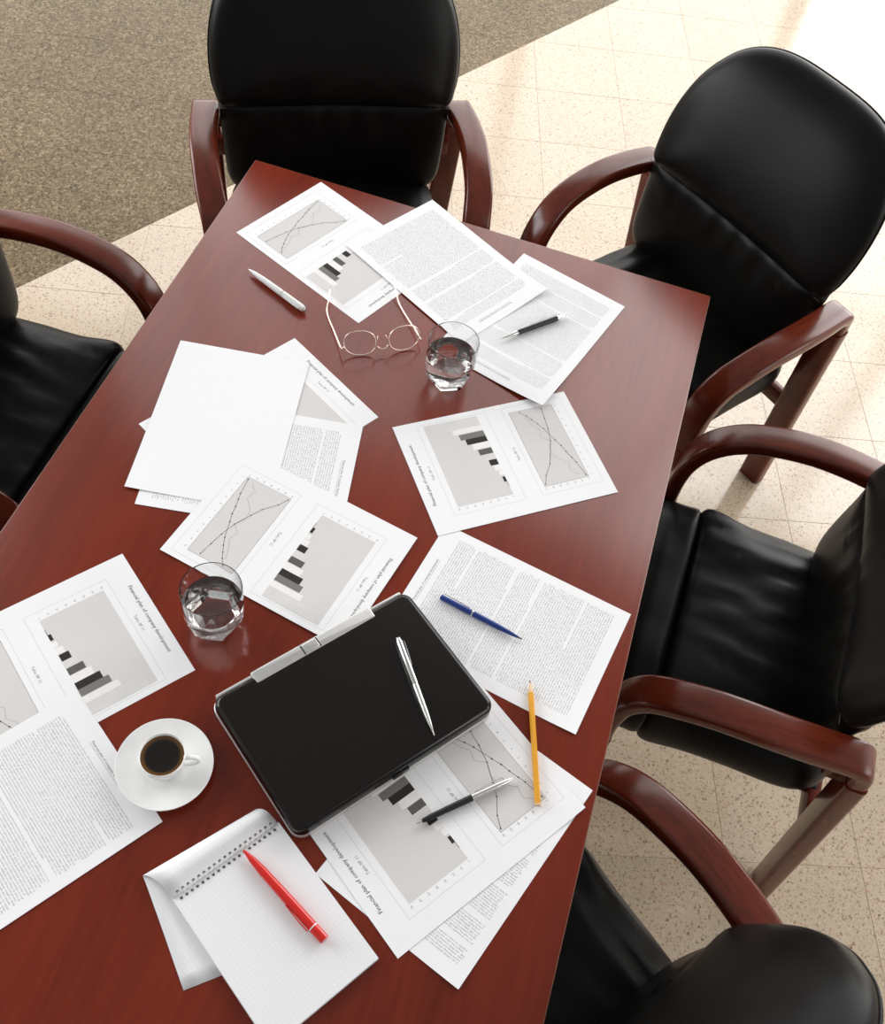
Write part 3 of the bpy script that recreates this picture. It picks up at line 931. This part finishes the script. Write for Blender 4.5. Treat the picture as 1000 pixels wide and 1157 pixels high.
# wooden pencil: hexagonal shaft, bare cone, lead
a = Vector((0.0711, 0.6723, TZ + 0.0046)); c = Vector((0.1242, 0.5069, TZ + 0.0052)); L = (c - a).length
pc = empty('pencil', a); pc.rotation_euler = (c - a).to_track_quat('X', 'Z').to_euler()
tag(pc, 'yellow orange wooden pencil bridging the text sheet and the lowest chart sheet', 'pencil')
lathe('lead', [(0, 0), (0.0008, 0.003), (0.0011, 0.0052)], M['graphite'], pc, 12, 'X')
lathe('sharpened_cone', [(0.0010, 0.0048), (0.0037, 0.0205)], M['cedar'], pc, 12, 'X')
lathe('shaft', [(0.0034, 0.0185), (0.0039, 0.0215), (0.0039, L - 0.002), (0.0, L - 0.002)], M['yellow'], pc, 6, 'X', 20)
lathe('end_disc', [(0.0, L - 0.003), (0.0036, L - 0.003), (0.0036, L), (0, L)], M['cedar'], pc, 12, 'X')

# ------------------------------------------------------------------ tumblers of water
def tumbler(loc, rz, label):
    e = tag(empty('water_glass', loc, rz), label, 'glass', 'tumblers of water')
    def hexmod(a, r, h):
        k = max(0.0, min(1.0, 1 - (h - 0.010) / 0.028))
        k = k * k * (3 - 2 * k)
        t = (a % (pi / 3)) - pi / 6
        hx = cos(pi / 6) / cos(t) * 1.03
        return 1 + (hx - 1) * k
    outer = [(0, 0.0), (0.024, 0.0), (0.0295, 0.0008), (0.0312, 0.0035), (0.0345, 0.012), (0.0372, 0.020), (0.0390, 0.030), (0.0398, 0.042), (0.0402, 0.060), (0.0402, 0.080), (0.0401, 0.0880), (0.0401, 0.0893), (0.0399, 0.0898), (0.03965, 0.0900)]
    inner = [(0.0394, 0.0898), (0.0392, 0.0893), (0.0392, 0.0880), (0.0393, 0.070), (0.0391, 0.050), (0.0381, 0.036), (0.0355, 0.024), (0.0320, 0.0165), (0.0285, 0.0140), (0.0, 0.0132)]
    lathe('tumbler', outer + inner, M['glass'], e, 72, 'Z', 35, hexmod)
    wat = [(0, 0.0552), (0.036, 0.0552), (0.0395, 0.0556), (0.0394, 0.050), (0.0384, 0.036), (0.0358, 0.0238), (0.0322, 0.0162), (0.0287, 0.0137), (0.0, 0.0129)]
    lathe('water', wat, M['water'], e, 72, 'Z', 35, hexmod)
    return e
tumbler((-0.3547, 0.6055, TZ + 0.0005), radians(12), 'water glass left of the laptop hinge in the table middle')
tumbler((-0.1915, 1.1475, TZ + 0.0005), radians(26), 'water glass near the eyeglasses at the far end of the table')

# ------------------------------------------------------------------ saucer and cup of coffee
SX, SY, SZ = -0.3275, 0.3985, TZ + 0.0014
sau = lathe('saucer', [(0, 0.0012), (0.022, 0.0012), (0.0225, 0.0), (0.026, 0.0), (0.027, 0.0015), (0.045, 0.0085), (0.0583, 0.0135), (0.0590, 0.0142), (0.0584, 0.0148), (0.045, 0.0105), (0.034, 0.0062), (0.026, 0.0042), (0.0245, 0.0050), (0.0225, 0.0038), (0, 0.0036)], M['porcelain'], None, 72, 'Z', 60)
sau.location = (SX, SY, SZ)
tag(sau, 'white porcelain saucer overlapping a text sheet, cup standing on it', 'saucer')
cup = tag(empty('coffee_cup', (SX, SY, SZ + 0.0046), radians(17)), 'small white porcelain cup of black coffee on the saucer', 'cup')
lathe('cup_body', [(0, 0.0018), (0.0135, 0.0018), (0.0145, 0.0), (0.0165, 0.0), (0.0170, 0.003), (0.0215, 0.010), (0.0252, 0.020), (0.0270, 0.032), (0.0277, 0.0385), (0.0271, 0.0392), (0.0264, 0.0386), (0.0256, 0.032), (0.0236, 0.020), (0.0195, 0.010), (0.014, 0.005), (0, 0.0042)], M['porcelain'], cup, 56, 'Z', 60)
lathe('coffee', [(0, 0.0345), (0.0240, 0.0345), (0.0259, 0.0347), (0.0256, 0.0318), (0.018, 0.0300), (0, 0.0300)], M['coffee'], cup, 48, 'Z', 60)
hp = catmull([(0.0258, 0, 0.0330), (0.0335, 0, 0.0352), (0.0415, 0, 0.0328), (0.0428, 0, 0.0260), (0.0375, 0, 0.0180), (0.0300, 0, 0.0138), (0.0228, 0, 0.0125)], 6)
v, f = sweep(hp, rrect(0.0062, 0.0036, 0.0017, 3), up=(0, 1, 0))
o = mesh_obj('handle', v, f, M['porcelain'], cup); fix_normals(o.data)

# ------------------------------------------------------------------ eyeglasses, lying upside down with open temples
gl = tag(empty('eyeglasses', (-0.3085, 1.1505, TZ)), 'thin gold rimmed eyeglasses with open temples, lying upside down', 'glasses')
def glp(x, y, z): return Vector((x, y, z)) - Vector((-0.3085, 1.1505, 0))
HL, HR = Vector((-0.3660, 1.1265, 0.0)), Vector((-0.2525, 1.1990, 0.0))     # hinges (left / right in the picture)
ax = (HR - HL).normalized()
back = Vector((-ax.y, ax.x, 0))
lean = (Vector((0, 0, 1)) * cos(radians(26)) + back * sin(radians(26))).normalized()
W = (HR - HL).length
def gpt(s, t, d=0.0):
    """s along the frame 0..1, t height on the lens plane, d backwards; the front is slightly bowed"""
    bow = -0.006 * (1 - (2 * s - 1) ** 2)
    p = HL + ax * (s * W) + lean * t + back * (bow + d)
    return p - Vector((-0.3085, 1.1505, 0)) + Vector((0, 0, 0.0016))
for s0 in (0.225, 0.775):
    ring = []
    for k in range(40):
        a = 2 * pi * k / 40
        cx, cy = cos(a), sin(a)
        sx_ = abs(cx) ** 0.86 * (1 if cx > 0 else -1); sy_ = abs(cy) ** 0.9 * (1 if cy > 0 else -1)
        ring.append(gpt(s0 + sx_ * 0.0262 / W, 0.0205 + sy_ * 0.0205))
    rim = tube('rim', ring, 0.0009, M['gold'], gl, 8, True)
    nrm = (ring[0] - ring[20]).cross(ring[10] - ring[30]).normalized()
    cen = sum(ring, Vector()) / 40
    v = [p + nrm * 0.0007 for p in ring] + [p - nrm * 0.0007 for p in ring] + [cen + nrm * 0.0012, cen - nrm * 0.0002]
    v = [cen + (p - cen) * 0.985 if i < 80 else p for i, p in enumerate(v)]
    f = []
    for k in range(40):
        k2 = (k + 1) % 40
        f += [(k, k2, 80), (40 + k2, 40 + k, 81), (k2, k, 40 + k, 40 + k2)]
    o = mesh_obj('lens', v, f, M['lens'], rim); fix_normals(o.data)
tube('bridge', catmull([gpt(0.430, 0.0130), gpt(0.460, 0.0098, -0.001), gpt(0.50, 0.0088, -0.002), gpt(0.540, 0.0098, -0.001), gpt(0.570, 0.0130)], 5), 0.0010, M['gold'], gl)
for s0, sg in ((0.43, -1), (0.57, 1)):
    tube('nose_pad_arm', catmull([gpt(s0 - sg * 0.005, 0.024), gpt(s0 - sg * 0.02, 0.027, 0.004), gpt(s0 - sg * 0.012, 0.024, 0.008)], 4), 0.0006, M['gold'], gl, 6)
    np_ = gpt(s0 - sg * 0.010, 0.022, 0.009)
    path = [np_ + Vector((0, 0, -0.006)), np_ + Vector((0, 0, -0.003)), np_, np_ + Vector((0, 0, 0.003)), np_ + Vector((0, 0, 0.006))]
    tube('nose_pad', path, 0.0017, M['lens'], gl, 8)
for hinge, s0, tipp, midp in ((HL, 0.0, (-0.4341, 1.2522, TZ + 0.012), (-0.4215, 1.2045, TZ + 0.0035)), (HR, 1.0, (-0.3440, 1.3160, TZ + 0.012), (-0.3165, 1.2735, TZ + 0.0035))):
    tube('end_piece', [gpt(0.225 - 0.0262 / W if s0 == 0 else 0.775 + 0.0262 / W, 0.0150), gpt(s0, 0.0100), gpt(s0, 0.0080, 0.004)], 0.0012, M['gold'], gl)
    m0 = glp(*midp) - Vector((0, 0, TZ)); t0 = glp(*tipp) - Vector((0, 0, TZ)); h0 = gpt(s0, 0.0080, 0.004)
    pth = catmull([h0, h0.lerp(m0, 0.5) + Vector((0, 0, -0.001)), m0, m0.lerp(t0, 0.5) + Vector((0, 0, 0.001)), t0], 8)
    tube('temple', pth, 0.0012, M['gold'], gl)

# ------------------------------------------------------------------ spiral notepad, front pages folded over the top
npd = tag(empty('spiral_notepad', (-0.2112, 0.3185, TZ), radians(57.0)), 'white spiral notepad with its front pages rolled back under it', 'notepad')
BT = 0.0082
for k in range(8):
    z = 0.0012 + k * 0.00085
    off = 0.0004 * sin(k * 2.1)
    bm_obj('page', box_bm(-0.073 + off, 0.073 + off, -0.197 + off, 0.0 + off * 0.5, z, z + 0.0007, 0), M['note'], npd)
rows = [(-0.0715, 0.0715, -0.0008, -0.0008, BT + 0.0006), (-0.0725, 0.0710, 0.007, 0.0065, BT + 0.0022), (-0.0750, 0.0690, 0.020, 0.016, BT + 0.0060), (-0.0785, 0.0660, 0.032, 0.023, BT + 0.0052), (-0.0820, 0.0630, 0.040, 0.0275, BT + 0.0012), (-0.0848, 0.0605, 0.0442, 0.0302, 0.0042),
        (-0.0855, 0.0600, 0.0425, 0.0290, 0.0012), (-0.0880, 0.0585, 0.0300, 0.0160, 0.0006), (-0.1000, 0.040, -0.0250, -0.0500, 0.0005), (-0.1145, 0.0245, -0.0890, -0.1320, 0.0005)]
v, f = [], []
NX = 8
ctr = []
for k in range(len(rows) - 1):
    for t in range(4):
        a_ = t / 4
        def cr(i):
            p0 = rows[max(0, k - 1)][i]; p1 = rows[k][i]; p2 = rows[k + 1][i]; p3 = rows[min(len(rows) - 1, k + 2)][i]
            if k >= 6: return p1 + (p2 - p1) * a_
            return 0.5 * (2 * p1 + (p2 - p0) * a_ + (2 * p0 - 5 * p1 + 4 * p2 - p3) * a_ ** 2 + (3 * p1 - p0 - 3 * p2 + p3) * a_ ** 3)
        ctr.append([cr(i) for i in range(5)])
ctr.append(list(rows[-1]))
for xl, xr, yl, yr, z in ctr:
    for i in range(NX + 1):
        t = i / NX
        v.append((xl + (xr - xl) * t, yl + (yr - yl) * t, max(0.0004, z)))
for j in range(len(ctr) - 1):
    for i in range(NX):
        a_ = j * (NX + 1) + i
        f.append((a_, a_ + 1, a_ + NX + 2, a_ + NX + 1))
fl = mesh_obj('folded_pages', v, f, M['note'], npd)
sd = fl.modifiers.new('thickness', 'SOLIDIFY'); sd.thickness = 0.0005; sd.offset = 0
for k in range(19):
    x = -0.064 + k * 0.128 / 18
    for yy, zz in ((-0.0050, BT + 0.0001), (0.0034, BT + 0.0016)):
        hl = bm_obj('punched_hole', box_bm(x - 0.0014, x + 0.0014, yy - 0.0013, yy + 0.0013, zz - 0.0004, zz + 0.0004), M['wire'], npd)
    ring = [Vector((x, -0.005 + 0.0084 * t, BT + 0.0004 + 0.0022 * sin(pi * t) + 0.0014 * t)) for t in (0, 0.15, 0.3, 0.5, 0.7, 0.85, 1)]
    tube('wire_ring', ring, 0.00036, M['white_plastic'], npd, 6)
